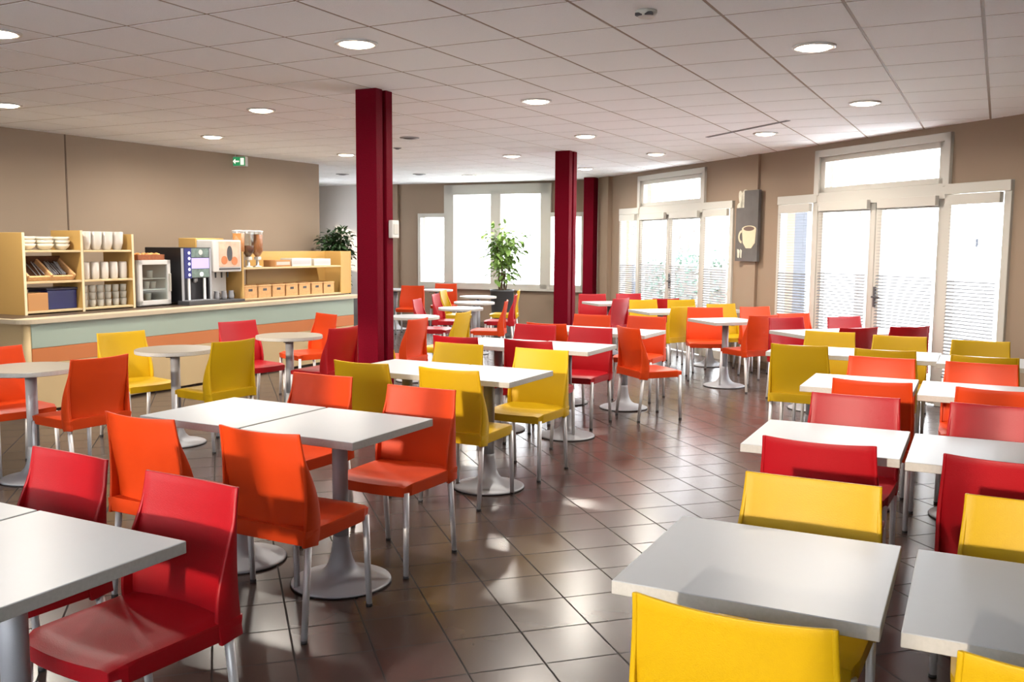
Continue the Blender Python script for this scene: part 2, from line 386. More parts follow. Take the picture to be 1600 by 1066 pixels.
def leaf(mb, p, rnd, size, d=None):
    L = size*rnd.uniform(.7, 1.25); W = L*.27
    d = (d or Vector((rnd.uniform(-1, 1), rnd.uniform(-1, 1), rnd.uniform(-.7, .6)))).normalized()
    sde = d.cross(Vector((rnd.uniform(-.3, .3), rnd.uniform(-.3, .3), 1))).normalized(); up = sde.cross(d).normalized()
    pts = [p, p+d*L*.3+sde*W+up*W*.3, p+d*L*.7+sde*W*.8+up*W*.1, p+d*L-up*L*.15, p+d*L*.7-sde*W*.8+up*W*.1, p+d*L*.3-sde*W+up*W*.3, p+d*L*.35, p+d*L*.7]
    mb.add([q[:] for q in pts], [(0, 1, 6), (1, 2, 7, 6), (2, 3, 7), (0, 6, 5), (6, 7, 4, 5), (7, 3, 4)], 0, False)
xs, _ = on_plane(1075, 430, right, -3.2)
hd = thing('hedge', right.p(xs, -3.2, -.14), right.a, 'grey green hedge outside the farther right-wall window', 'hedge')
foliage_blob(2.6, .45, .85, 2600, .13, 11, .85).build('foliage', LEAFH, hd)
MB().box(-2.3, 2.3, -.2, .2, 0, 1.3).build('stem', BARK, hd)

# ------------------------------------------------------------------ ceiling fittings
def downlight(px, py, label):
    p = at_z(px, py, CEIL)
    t = thing('ceiling_downlight', (p.x, p.y, CEIL), 0, label, 'ceiling light', 'round recessed ceiling downlights')
    MB().lathe([(.098, -.001), (.128, -.001), (.128, -.010), (.118, -.014), (.102, -.012), (.098, -.001)], 32, cap=False).build('trim_ring', WHITE, t)
    MB().lathe([(.02, -.026), (.06, -.024), (.085, -.018), (.098, -.006)], 32).build('lens', LENS, t)
    ld = bpy.data.lights.new('lamp', 'AREA'); ld.shape = 'DISK'; ld.size = .18; ld.energy = LAMP_W; ld.color = (1, .93, .83); ld.spread = math.radians(170)
    lo = bpy.data.objects.new('lamp', ld); C.objects.link(lo); lo.parent = t; lo.location = (0, 0, -.030)
DL = [(557, 67, 'round downlight nearest above the big burgundy pillar, upper left of centre'),
      (1272, 72, 'large round downlight near the top right of the ceiling'),
      (838, 157, 'round downlight between the two burgundy pillars, nearest of those in the middle'),
      (1351, 160, 'round downlight above the nearer right-wall window'),
      (408, 171, 'round downlight just left of the big burgundy pillar'),
      (332, 213, 'round downlight just in front of the green exit sign'),
      (10, 163, 'round downlight at the left edge above the beige wall'),
      (-4, 50, 'partly cropped downlight at the upper left edge of the ceiling'),
      (541, 241, 'small downlight touching the left side of the big burgundy pillar'),
      (915, 212, 'round downlight just in front of the middle burgundy pillar'),
      (1196, 208, 'round downlight beside the dark ceiling slot'),
      (800, 243, 'small downlight left of the middle burgundy pillar'),
      (1025, 240, 'round downlight in front of the farther right-wall window'),
      (733, 274, 'smallest downlight, in front of the large back window'),
      (915, 263, 'small downlight above the farthest burgundy pillar')]
for q in DL: downlight(*q)
p = at_z(1010, 17, CEIL)
t = thing('smoke_detector', (p.x, p.y, CEIL), A_DEG*PI/180, 'cream smoke detector with dark slots at the top of the ceiling', 'smoke detector')
MB().lathe([(.055, 0), (.055, -.012), (.045, -.03), (.04, -.032)][::-1], 24).build('housing', PVC, t)
MB().bbox(-.045, -.006, -.048, -.02, -.03, -.014, .003).bbox(.006, .045, -.048, -.02, -.03, -.014, .003).build('sensor_slot', DARKG, t)
for px, py, lb in ((640, 215, 'larger dark round ceiling vent right of the big pillar'), (621, 231, 'small dark ceiling sprinkler right of the big pillar'),
                   (655, 272, 'dark square ceiling vent in front of the back window'), (535, 272, 'dark round ceiling vent left of the big pillar over the plant')):
    p = at_z(px, py, CEIL); r = .11 if py != 231 else .05
    t = thing('ceiling_vent', (p.x, p.y, CEIL), A_DEG*PI/180, lb, 'ceiling vent', 'small dark fittings in the ceiling')
    MB().lathe([(r*.7, -.012), (r, -.008), (r, 0)], 20).build('rim', GREYMETAL, t)
    MB().lathe([(r*.3, -.02), (r*.68, -.013)], 20).build('core', DARKG, t)
p, q = at_z(1105, 214, CEIL), at_z(1232, 188, CEIL); d = q-p
t = thing('ceiling_slot_diffuser', (p.x, p.y, CEIL), math.atan2(d.y, d.x), 'long dark slot strip in the ceiling above the wall picture', 'air diffuser')
MB().box(0, d.length, -.022, .022, -.006, 0).build('frame', GREYMETAL, t); MB().box(.01, d.length-.01, -.014, .014, -.008, -.004).build('slot', DARKG, t)
# exit sign
p = at_z(362, 242, CEIL)
GREEN = mat('exit_green', (.02, .16, .06), .4, emit=(.04, .4, .15), es=.3); SIGNW = mat('exit_sign_white', (.8, .8, .75), .4, emit=(1, 1, .9), es=.4)
t = thing('exit_sign', (p.x+.05, p.y-.08, 2.60), math.radians(-12), 'small green exit sign hanging under the ceiling at the beige wall', 'sign')
MB().bbox(-.17, .17, .0, .07, 0, .13, .006).build('housing', WHITE, t)
MB().box(-.02, .165, -.004, 0, .008, .122).build('pictogram_panel', GREEN, t)
m_ = MB().box(.02, .08, -.007, -.004, .055, .075)
m_.add([(-.012, -.007, .065), (.025, -.007, .03), (.025, -.007, .10), (-.012, -.004, .065), (.025, -.004, .03), (.025, -.004, .10)], [(0, 1, 2), (3, 5, 4), (0, 3, 4, 1), (1, 4, 5, 2), (2, 5, 3, 0)])
m_.box(.10, .15, -.007, -.004, .02, .11); m_.build('arrow_and_door', SIGNW, t)
MB().box(-.01, .01, .03, .04, .13, .165).build('bracket', WHITE, t)

# ------------------------------------------------------------------ pillars
def pillar(px, py, sx_, sy_, label, groove=True):
    p = at_z(px, py, CEIL)                       # nearest corner
    t = thing('pillar', (p.x, p.y, 0), math.radians(A_DEG), label, 'pillar', 'burgundy pillars')
    f = MB()
    if groove:   # boxed steel column: two flanges joined by a recessed web
        f.bbox(-sx_, 0, 0, sy_*.40, 0, CEIL, .004, seg=1); f.bbox(-sx_, 0, sy_*.60, sy_, 0, CEIL, .004, seg=1); f.box(-sx_+.02, -.03, sy_*.39, sy_*.61, 0, CEIL)
    else: f.bbox(-sx_, 0, 0, sy_, 0, CEIL, .004, seg=1)
    f.build('shaft', BURG, t)
    MB().box(-sx_-.006, .006, -.006, sy_+.006, 0, .08).build('skirting', BURG, t)
    return t
pillar(587, 137, .195, .22, 'big burgundy steel pillar at the end of the counter, nearest of three')
pillar(890, 235, .20, .24, 'middle burgundy pillar, second of three')
pillar(928, 277, .19, .2, 'farthest burgundy pillar, near the right corner of the back wall', False)
p0 = at_z(587, 137, CEIL)
q = p0+GB*.20+Vector((0, 0, -CEIL+1.62))
t = thing('control_box', (q.x, q.y, 1.62), math.radians(A_DEG), 'small white control box fixed on the big burgundy pillar', 'switch box')
MB().bbox(0.0, .04, -.045, .045, 0, .14, .006).build('housing', WHITE, t); MB().bbox(.04, .044, -.03, .03, .03, .11, .002).build('cover_plate', PVC, t)

# ------------------------------------------------------------------ wall picture
sa, sb = 3.86, 4.36
t = thing('wall_picture', right.p((sa+sb)/2, .036, 1.38), right.a+PI, 'tall dark grey picture of a coffee cup hanging between the two right-wall windows', 'picture')
# local x now runs toward the camera side (picture's right), -y into room
CANV = mat('dark_grey_canvas', (.10, .09, .085), .8, var=.25, vscale=7, bump=.4, bscale=300); CUPP = mat('cup_paint', (.55, .48, .33), .7, var=.06, vscale=20)
PALE = mat('pale_flower_paint', (.55, .52, .42), .7, var=.25, vscale=30); COF = mat('coffee_paint', (.12, .07, .05), .6)
MB().box(-.25, .25, -.04, 0, 0, .70).box(-.07, .25, -.04, 0, .70, .92).build('canvas', CANV, t)
def ell(cx, cz, rx, rz_, n=28): return [(cx+rx*math.cos(2*PI*k/n), cz+rz_*math.sin(2*PI*k/n)) for k in range(n)]
RX = Matrix.Rotation(PI/2, 4, 'X')
cpb = [(-.10, .42), (.22, .42), (.20, .24), (.12, .17), (.0, .17), (-.07, .24)]
MB().prism(cpb, .0405, .044, 0, RX).prism(ell(.06, .42, .16, .045), .0405, .0445, 0, RX).build('cup', CUPP, t)
MB().prism(ell(.06, .425, .12, .03), .0445, .0455, 0, RX).build('coffee', COF, t)
m_ = MB()
for k in range(14):
    a0, a1 = PI*.5+PI*k/14, PI*.5+PI*(k+1)/14
    m_.prism([(-.10+.08*math.cos(a0), .32+.085*math.sin(a0)), (-.10+.05*math.cos(a0), .32+.055*math.sin(a0)), (-.10+.05*math.cos(a1), .32+.055*math.sin(a1)), (-.10+.08*math.cos(a1), .32+.085*math.sin(a1))][::-1], .0405, .044, 0, RX)
m_.build('cup_handle', CUPP, t)
m_ = MB()
for (cx, cz, rx, rz_, an) in ((-.16, .82, .05, .11, .3), (-.10, .84, .05, .10, -.3), (-.18, .72, .07, .05, 0), (-.12, .72, .06, .06, .5)):
    pts = [(cx+x*math.cos(an)-z*math.sin(an), cz+x*math.sin(an)+z*math.cos(an)) for x, z in ell(0, 0, rx, rz_, 20)]
    m_.prism(pts, .005, .030, 0, RX)
m_.build('pale_flower', PALE, t)
m_ = MB()
for cx in (-.17, -.12, -.19): m_.prism([(cx, .05), (cx+.02, .04), (cx+.03, .14), (cx-.01, .16)], .0405, .043, 0, RX)
m_.build('pale_strokes', PALE, t)

# ------------------------------------------------------------------ chairs
def smooth01(x): x = max(0, min(1, x)); return x*x*(3-2*x)
def back_mesh():
    # curved panel between two side wings that run down over the rear leg sockets
    mb = MB(); NU, NV = 14, 16; th = .011; Z0, ZH = .40, .435
    rear = lambda v: -.238+.022*math.sin(v*PI)-.010*v
    front = lambda v: rear(v)+.013+.072*(1-smooth01(v/.88))+.018*math.sin(min(1, v/.75)*PI)
    halfw = lambda v: .221+.001*math.sin(v*PI)-.012*smooth01((v-.45)/.55)
    edge = lambda v: rear(v)+.004+.050*(1-smooth01(v/.80))
    bow = lambda v: .024+.010*(1-v)
    A, B = [], []
    for j in range(NV+1):
        v = .07+.93*j/NV; z = Z0+ZH*v
        for i in range(NU+1):
            u = -1+2*i/NU; y = edge(v)-bow(v)*(1-u*u); zz = z+(.006*u*u if j == NV else 0)
            A.append((u*(halfw(v)-.004), y+th, zz)); B.append((u*(halfw(v)-.004), y, zz))
    n = len(A); F = []
    ix = lambda s_, j, i: s_*n+j*(NU+1)+i
    for j in range(NV):
        for i in range(NU):
            F.append((ix(0, j, i+1), ix(0, j, i), ix(0, j+1, i), ix(0, j+1, i+1))); F.append((ix(1, j, i), ix(1, j, i+1), ix(1, j+1, i+1), ix(1, j+1, i)))
        F.append((ix(0, j, 0), ix(1, j, 0), ix(1, j+1, 0), ix(0, j+1, 0))); F.append((ix(1, j, NU), ix(0, j, NU), ix(0, j+1, NU), ix(1, j+1, NU)))
    for i in range(NU):
        F.append((ix(1, 0, i), ix(0, 0, i), ix(0, 0, i+1), ix(1, 0, i+1))); F.append((ix(0, NV, i), ix(1, NV, i), ix(1, NV, i+1), ix(0, NV, i+1)))
    mb.add(A+B, F, 0, True)
    NW = 18
    for sd in (-1, 1):
        vs = []; F = []
        for j in range(NW+1):
            v = j/NW; z = Z0-.012+(ZH+.018)*v; hw = halfw(v); yr, yf = rear(v), front(v); t_ = .012+.004*(1-v)
            for (x, y) in ((hw-t_, yr), (hw-.003, yr), (hw, yr+.004), (hw, (yr+yf)/2), (hw, yf-.004), (hw-.003, yf), (hw-t_, yf)):
                vs.append((sd*x, y, z-.010*smooth01((y-yr)/.1)))
        for j in range(NW):
            for i in range(7):
                a, b_ = j*7+i, j*7+(i+1) % 7; q = (a, b_, b_+7, a+7); F.append(q if sd > 0 else q[::-1])
        F.append(tuple(range(6, -1, -1)) if sd > 0 else tuple(range(7))); F.append(tuple(NW*7+k for k in (range(7) if sd > 0 else range(6, -1, -1))))
        mb.add(vs, F, 0, True)
    return mb
def seat_mesh():
    # moulded seat pan: dished top, rounded front, deep skirt all round
    mb = MB(); NX, NY = 16, 16; top = []
    def outline(y): # half width as function of y
        k = max(0, (y+.215)/.44); return .222-.012*k-.03*smooth01((k-.86)/.14)*.5
    for j in range(NY+1):
        y = -.234+.464*j/NY
        for i in range(NX+1):
            u = -1+2*i/NX; x = u*outline(y)
            dish = -.012*(1-u*u)*math.sin(max(0, min(1, (y+.2)/.40))*PI)
            roll = -.016*smooth01((y-.16)/.07)*(1-.15*u*u)
            edge = -.006*smooth01((abs(u)-.9)/.1)
            yy = y-.018*(u*u)*smooth01((y-.1)/.13)
            top.append((x, yy, .458+dish+roll+edge))
    F = []
    for j in range(NY):
        for i in range(NX): a = j*(NX+1)+i; F.append((a, a+1, a+NX+2, a+NX+1))
    mb.add(top, F, 0, True)
    ring = [i for i in range(NX+1)]+[j*(NX+1)+NX for j in range(1, NY+1)]+[NY*(NX+1)+i for i in range(NX-1, -1, -1)]+[j*(NX+1) for j in range(NY-1, 0, -1)]
    R = [top[k] for k in ring]; m = len(R)
    r2 = [(x*1.005, y*1.0, .445-(.0 if y < .15 else .008)) for x, y, z in R]; r3 = [(x*.985, y*.985, .392) for x, y, z in R]; r4 = [(x*.94, y*.94, .392) for x, y, z in R]; r5 = [(x*.93, y*.93, .438) for x, y, z in R]
    vs = R+r2+r3+r4+r5; F = []
    for q in range(4):
        for k in range(m): k2 = (k+1) % m; F.append((q*m+k2, q*m+k, (q+1)*m+k, (q+1)*m+k2))
    F.append(tuple(4*m+k for k in range(m)))
    mb.add(vs, F, 0, False); return mb
def leg_ends(sx_, front):
    return ((sx_*.196, .190, .41), (sx_*.201, .203, .012)) if front else ((sx_*.202, -.192, .41), (sx_*.205, -.232, .012))
def make_chair(colour, m):
    t = thing('chair', (0, 0, 0), 0, 'x', 'chair', None)
    MESHES['seat'+colour] = seat_mesh(); s = MESHES['seat'+colour].build('seat', m, t)
    bmd = back_mesh().build('backrest', m, t)
    for sx_ in (-1, 1):
        for frnt in (True, False):
            a, c = leg_ends(sx_, frnt)
            l = MB().tube(a, c, .0150, .0130, 14).build('leg', ALU, t)
            MB().lathe([(.0135, 0), (.0148, .003), (.0148, .014)], 14).build('foot_glide', GLIDE, l, (c[0], c[1], 0))
    for q in (s, bmd):
        md = q.modifiers.new('edge', 'BEVEL'); md.width = .003; md.segments = 2; md.limit_method = 'ANGLE'; md.angle_limit = math.radians(50)
    index_kids(t); return t
MESHES = {}
PROTO = {'R': make_chair('red', RED), 'O': make_chair('orange', ORANGE), 'Y': make_chair('yellow', YELLOW)}
USED = set()
AW, TO = 62.5, 242.5      # facing away from / towards the camera, along the tile grid
WA, WT = 108.0, 288.0     # the same for the tables turned parallel to the window wall
def chair(c, face, pts, label, group, mode='M', ztop=.838):
    f = dirv(face)
    P = [at_z(x, y, ztop) for x, y in pts]
    if mode == 'M': ctr = sum(P, Vector())/len(P)
    else:
        # a single visible top corner: step half a chair width sideways from it
        r = dirv(face-90); r = r if r.x > 0 else -r
        ctr = P[0]+r*(.213 if mode == 'L' else -.213)+f*-.02
    o = ctr+f*.238
    if c in USED: t = copy_tree(PROTO[c])
    else: t = PROTO[c]; USED.add(c)
    t.location = (o.x, o.y, 0); t.rotation_euler = (0, 0, math.radians(face-90))
    tag(t, label, 'chair', group); return t
G_R = 'chairs at the square tables on the right'; G_M = 'chairs at the paired square tables in the middle'; G_N = 'chairs at the paired tables in the left foreground'
G_W = 'chairs at the tables along the window wall'; G_C = 'chairs at the round tables by the counter'; G_F = 'chairs at the far round tables'
# right block, from the camera outwards
chair('Y', AW, [(985, 927), (1315, 985)], 'yellow chair seen from behind at the bottom centre right, before the nearest white table', G_R)
chair('Y', TO, [(1165, 738), (1378, 762)], 'yellow chair facing the camera behind the nearest right-hand white table', G_R)
chair('Y', AW, [(1493, 1010)], 'yellow chair cropped at the bottom right corner, seen from behind', G_R, 'L')
chair('Y', TO, [(1505, 775)], 'yellow chair at the right edge facing the camera behind the cropped nearest table', G_R, 'L')
chair('R', AW, [(1192, 681), (1370, 698)], 'red chair seen from behind, before the second table of the right aisle row', G_R)
chair('R', AW, [(1473, 706)], 'red chair cropped at the right edge, seen from behind, directly behind the yellow edge chair', G_R, 'L')
chair('R', TO, [(1270, 613), (1405, 624)], 'red chair facing the camera behind the second table of the right aisle row', G_R)
chair('R', TO, [(1483, 630)], 'dark red chair at the right edge facing the camera behind the second edge table', G_R, 'L')
chair('O', AW, [(1303, 589), (1427, 598)], 'orange chair seen from behind, before the third table of the right aisle row', G_R)
chair('O', AW, [(1493, 601)], 'dark orange chair cropped at the right edge, seen from behind, before the third edge table', G_R, 'L')
chair('O', TO, [(1328, 556), (1429, 562)], 'orange chair facing the camera behind the third table of the right aisle row', G_R)
chair('O', TO, [(1479, 565), (1590, 571)], 'orange chair at the right facing the camera behind the third edge table', G_R)
chair('Y', AW, [(1210, 535), (1294, 541)], 'yellow chair seen full height from behind at the aisle end of the right block', G_R)
chair('Y', AW, [(1340, 543), (1429, 549)], 'yellow chair from behind, just above the orange chair of the third aisle table', G_R)
chair('Y', AW, [(1489, 553), (1590, 558)], 'yellow chair from behind near the right edge, before the fourth row', G_R)
chair('Y', TO, [(1258, 516), (1337, 521)], 'yellow chair facing the camera at the aisle end of the fourth right row', G_R)
chair('Y', TO, [(1365, 523), (1448, 528)], 'yellow chair facing the camera, middle one of the fourth right row', G_R)
chair('Y', TO, [(1489, 530), (1577, 536)], 'yellow chair facing the camera under the right side light of the nearer window', G_R)
# tables along the window wall
chair('R', WT, [(1200, 495), (1258, 498)], 'pinkish red chair facing the camera behind the table next to the aisle yellow chair', G_W)
chair('O', WT, [(1226, 490), (1278, 491)], 'reddish orange chair just behind the pinkish red chair by the nearer window', G_W)
chair('R', WT, [(1281, 493), (1331, 495)], 'pink lit red chair facing the camera under the left door leaf of the nearer window', G_W)
chair('R', WA, [(1296, 509), (1354, 511)], 'red chair seen from behind between two yellow chair tops, below the left door leaf', G_W)
chair('R', WA-6, [(1379, 508), (1438, 509)], 'red chair seen from behind below the right door leaf of the nearer window', G_W)
chair('O', 262, [(1079, 480), (1125, 481)], 'orange chair facing the camera, left of the table under the wall picture', G_W)
chair('O', 118, [(1153, 491), (1200, 491)], 'orange chair turned to the left at the table under the wall picture', G_W)
chair('O', WT, [(1155, 479), (1204, 480)], 'orange chair half hidden behind the orange chair under the wall picture', G_W)
chair('Y', WT, [(1104, 475), (1148, 475)], 'yellow chair behind the table under the wall picture', G_W)
chair('Y', 125, [(1038, 477), (1078, 479)], 'yellow chair seen from behind at the right of the far window table', G_W)
chair('Y', WT, [(1045, 468), (1084, 469)], 'yellow chair facing the camera below the right side light of the farther window', G_W)
chair('Y', WT, [(984, 468), (1026, 469)], 'yellow chair facing the camera behind the small far table in front of the farther window', G_W)
chair('R', WA, [(1021, 466), (1060, 467)], 'dark red chair back just showing above the yellow chairs at the farther window', G_W)
chair('R', WT, [(964, 459), (1000, 459)], 'red chair facing the camera under the left side light of the farther window', G_W)
chair('R', 140, [(960, 466), (982, 466)], 'dark red chair seen obliquely from behind, right of the farthest window table', G_W)
chair('R', 275, [(906, 459), (945, 460)], 'red chair facing the camera just right of the middle burgundy pillar', G_W)
# paired square tables in the middle
chair('O', TO, [(895, 491), (956, 493)], 'orange chair facing the camera just right of the middle pillar foot', G_M)
chair('O', TO, [(981, 493), (1041, 496)], 'orange chair facing the camera at the third pair of middle tables, aisle side', G_M)
chair('O', AW, [(824, 504), (886, 506)], 'orange chair top peeking above the left of two bright red chairs', G_M)
chair('O', 22, [(958, 510), (989, 510)], 'orange chair turned to the right at the aisle, seen obliquely from behind', G_M)
chair('R', TO, [(800, 506), (874, 509)], 'bright red chair facing the camera, left of the pair behind the second middle tables', G_M)
chair('R', TO, [(887, 510), (960, 514)], 'bright red chair facing the camera at the aisle behind the second middle tables', G_M)
chair('R', AW, [(794, 528), (871, 533)], 'dark red chair from behind, above the middle yellow chair facing the camera', G_M)
chair('R', AW, [(677, 524), (750, 527)], 'dark red chair top from behind, above the small yellow chair right of the big pillar', G_M)
chair('Y', TO, [(805, 543), (889, 549)], 'yellow chair facing the camera at the aisle behind the first middle tables', G_M)
chair('Y', TO, [(680, 534), (755, 540)], 'yellow chair facing the camera right of the big pillar, behind the middle table pair', G_M)
chair('Y', AW, [(657, 572), (752, 580)], 'yellow chair from behind at the aisle, just right of the front orange chair', G_M)
chair('Y', AW, [(524, 562), (611, 569)], 'dull yellow chair from behind at the foot of the big burgundy pillar', G_M)
# left foreground
chair('O', TO, [(602, 600), (716, 612)], 'orange chair facing the camera at the right of the front left table pair', G_N)
chair('O', TO, [(455, 580), (555, 592)], 'orange chair facing the camera behind the middle of the front left table pair', G_N)
chair('O', AW, [(340, 664), (473, 680)], 'orange chair from behind before the front left table pair, right one of two', G_N)
chair('O', AW, [(160, 643), (279, 657)], 'orange chair from behind before the front left table pair, left one of two', G_N)
chair('R', TO-3, [(227, 737), (371, 762)], 'large red chair in the left foreground with its seat in view, nearest the camera', G_N)
chair('R', TO-3, [(50, 699), (168, 719)], 'red chair at the left behind the corner of the nearest left table', G_N)
# by the counter
chair('O', 149, [(112, 562), (195, 554)], 'dark orange chair from behind at the right of the nearest round table', G_C)
chair('O', 325, [(-38, 546), (12, 540)], 'orange chair cropped at the left edge, facing the nearest round table', G_C)
chair('Y', 322, [(155, 521), (223, 517)], 'golden yellow chair at the left of the second round table before the counter', G_C)
chair('Y', 148, [(332, 536), (396, 528)], 'yellow chair seen from behind at the right of the second round table', G_C)
chair('R', 322, [(345, 504), (396, 500)], 'red chair at the left of the third round table, before the counter', G_C)
chair('R', 152, [(507, 513), (554, 509)], 'pinkish red chair at the left side of the big burgundy pillar', G_C)
chair('O', 222, [(492, 492), (527, 489)], 'pale orange chair behind the third round table, against the counter end', G_C)
# far round tables
chair('O', 262, [(629, 446), (661, 447)], 'orange chair below the left narrow back window, far left of the far group', G_F)
chair('O', 262, [(682, 443), (710, 444)], 'orange chair at the back wall below the gap between the left two back windows', G_F)
chair('R', 350, [(643, 468), (660, 467)], 'pale pink lit red chair facing right, just right of the big pillar', G_F)
chair('R', 350, [(675, 460), (686, 459)], 'pink lit red chair edge on, second of the row facing right', G_F)
chair('Y', 350, [(688, 454), (697, 453)], 'yellow chair edge on, farthest of the row facing right', G_F)
chair('Y', 160, [(713, 488), (735, 487)], 'yellow chair in the aisle between the far round tables, turned left', G_F)
chair('O', 158, [(637, 499), (669, 497)], 'orange chair from behind right beside the big burgundy pillar, turned left', G_F)
chair('O', 176, [(784, 471), (797, 469)], 'orange chair edge on facing left at the nearest far round table', G_F)
chair('R', 176, [(801, 461), (810, 460)], 'dark red chair edge on facing left, in front of the potted plant', G_F)
chair('Y', 176, [(806, 454), (814, 453)], 'yellow chair edge on facing left, farthest of three beside the potted plant', G_F)
chair('Y', 5, [(593, 508), (606, 507)], 'yellow chair mostly hidden behind the big burgundy pillar', G_F)

# ------------------------------------------------------------------ tables
def base_prof(r): return [(r, .006), (r, .012), (r*.95, .017), (r*.75, .026), (r*.55, .038), (r*.40, .054), (r*.30, .078), (r*.235, .11), (r*.195, .15), (.038, .20), (.036, .225)]
def make_square():
    t = thing('square_table', (0, 0, 0), 0, 'x', 'table')
    h = .31; mb = MB(); mb.bbox(-h, h, -h, h, .715, .750, .002, 0, seg=1)
    me = mb.build('tabletop', [TABLEW, TEDGE], t)
    for pl in me.data.polygons: pl.material_index = 0 if pl.normal.z > .5 else 1
    MB().lathe([(.036, .2), (.036, .705)], 24).build('column', GREYMETAL, t)
    MB().box(-.16, .16, -.02, .02, .696, .715).box(-.02, .02, -.16, .16, .696, .715).build('support_cross', DARKG, t)
    MB().lathe(base_prof(.23), 40).build('base', GREYMETAL, t); MB().lathe([(.228, 0), (.234, .006), (.2, .008)], 40).build('base_rim', GLIDE, t)
    index_kids(t); return t
def make_round(topm):
    t = thing('round_table', (0, 0, 0), 0, 'x', 'table')
    R = .295
    me = MB().lathe([(R-.003, .719), (R, .722), (R, .747), (R-.003, .75)], 48, smooth=False).build('tabletop', [topm, TEDGE], t)
    for pl in me.data.polygons: pl.material_index = 0 if pl.normal.z > .5 else 1
    MB().lathe([(.036, .2), (.036, .705)], 24).build('column', GREYMETAL, t)
    MB().box(-.14, .14, -.02, .02, .696, .715).box(-.02, .02, -.14, .14, .696, .715).build('support_cross', DARKG, t)
    MB().lathe(base_prof(.215), 40).build('base', GREYMETAL, t); MB().lathe([(.212, 0), (.218, .006), (.19, .008)], 40).build('base_rim', GLIDE, t)
    index_kids(t); return t
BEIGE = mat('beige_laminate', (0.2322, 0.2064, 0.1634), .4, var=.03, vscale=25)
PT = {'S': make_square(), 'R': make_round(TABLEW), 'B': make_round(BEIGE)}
def table(k, x, y, deg, label, group, first=set()):
    if k in first: t = copy_tree(PT[k])
    else: t = PT[k]; first.add(k)
    t.location = (x, y, 0); t.rotation_euler = (0, 0, math.radians(deg)); tag(t, label, 'table', group)
GT = 'square white tables in the right block'; GM = 'paired square tables in the middle'; GC = 'round tables before the counter'; GF = 'round tables in the far left area'; GW = 'square tables along the window wall'
TA = A_DEG+1
table('S', .665, 2.36, TA, 'nearest white square table at the right front, whole top in view', GT)
table('S', 1.255, 2.06, TA, 'white square table cropped by the right edge, nearest of the edge tables', GT)
table('S', 1.375, 3.97, TA, 'second white square table along the right side of the aisle', GT)
table('S', 1.93, 3.65, TA, 'second white table at the right edge, beside the second aisle table', GT)
table('S', 2.12, 5.60, TA, 'third white square table along the right side of the aisle', GT)
table('S', 2.68, 5.28, TA, 'third white table at the right edge behind the dark orange chair', GT)
table('S', 2.40, 7.39, TA, 'white table at the aisle end of the fourth right row, behind a tall yellow chair', GT)
table('S', 2.95, 7.10, TA, 'middle white table of the fourth right row', GT)
table('S', 3.43, 6.70, TA, 'white table of the fourth right row at the right edge', GT)
table('S', -.79, 4.21, A_DEG, 'off-white square table with full round base in view, right half of the front left pair', GM)
table('S', -1.355, 4.505, A_DEG, 'off-white square table, left half of the front left pair behind the orange chairs', GM)
table('S', -1.315, 2.37, A_DEG, 'off-white square table corner at the left front, nearest the camera', GM)
table('S', -1.875, 2.66, A_DEG, 'sliver of off-white table at the left edge joined to the nearest left table', GM)
table('S', -.15, 5.93, A_DEG, 'white table with round base between two yellow chairs by the aisle', GM)
table('S', -.71, 6.22, A_DEG, 'white table behind the dull yellow chair, left half of its pair', GM)
table('S', .44, 7.55, A_DEG, 'white table before the bright red aisle chair, right half of its pair', GM)
table('S', -.12, 7.84, A_DEG, 'white table before the left bright red chair, left half of its pair', GM)
table('S', 1.09, 8.95, A_DEG, 'white table before the orange aisle chair, right half of the farthest middle pair', GM)
table('S', .53, 9.24, A_DEG, 'white table at the foot of the middle pillar, left half of the farthest middle pair', GM)
table('S', 2.96, 8.90, 18, 'white table in front of the pinkish red chair near the window wall', GW)
table('S', 3.56, 9.10, 18, 'white table under the nearer window, behind the red chair seen from behind', GW)
table('S', 2.44, 10.35, 18, 'white table between orange chairs under the wall picture', GW)
table('S', 1.93, 11.85, 18, 'small looking white table among yellow chairs by the farther window', GW)
table('S', 1.42, 13.55, 18, 'farthest white table along the window wall, before a red chair', GW)
table('S', 2.62, 12.25, 18, 'white table by the farther window, hidden behind the orange chair, only its base in view', GW)
def rtab(px, py, label, g):
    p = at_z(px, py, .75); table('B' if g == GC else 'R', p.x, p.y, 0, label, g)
rtab(48, 574, 'round grey-topped table at the left edge before the counter, nearest one', GC)
rtab(273, 545, 'round table before the counter beside the yellow chair, second one', GC)
rtab(455, 524, 'round table before the counter end, third one, left of the big pillar', GC)
rtab(647, 494, 'round table just right of the big pillar behind the orange chair', GF)
rtab(720, 481, 'round table above the yellow chair, nearest of the three stacked in view', GF)
rtab(741, 472, 'round table in the far area, middle of the three stacked in view', GF)
rtab(747, 463, 'round table beside the potted plant, farthest of the three stacked in view', GF)
rtab(683, 452.4, 'round table at the back wall between two orange chairs', GF)
rtab(618, 451.5, 'round table at the back wall partly hidden by the big pillar', GF)

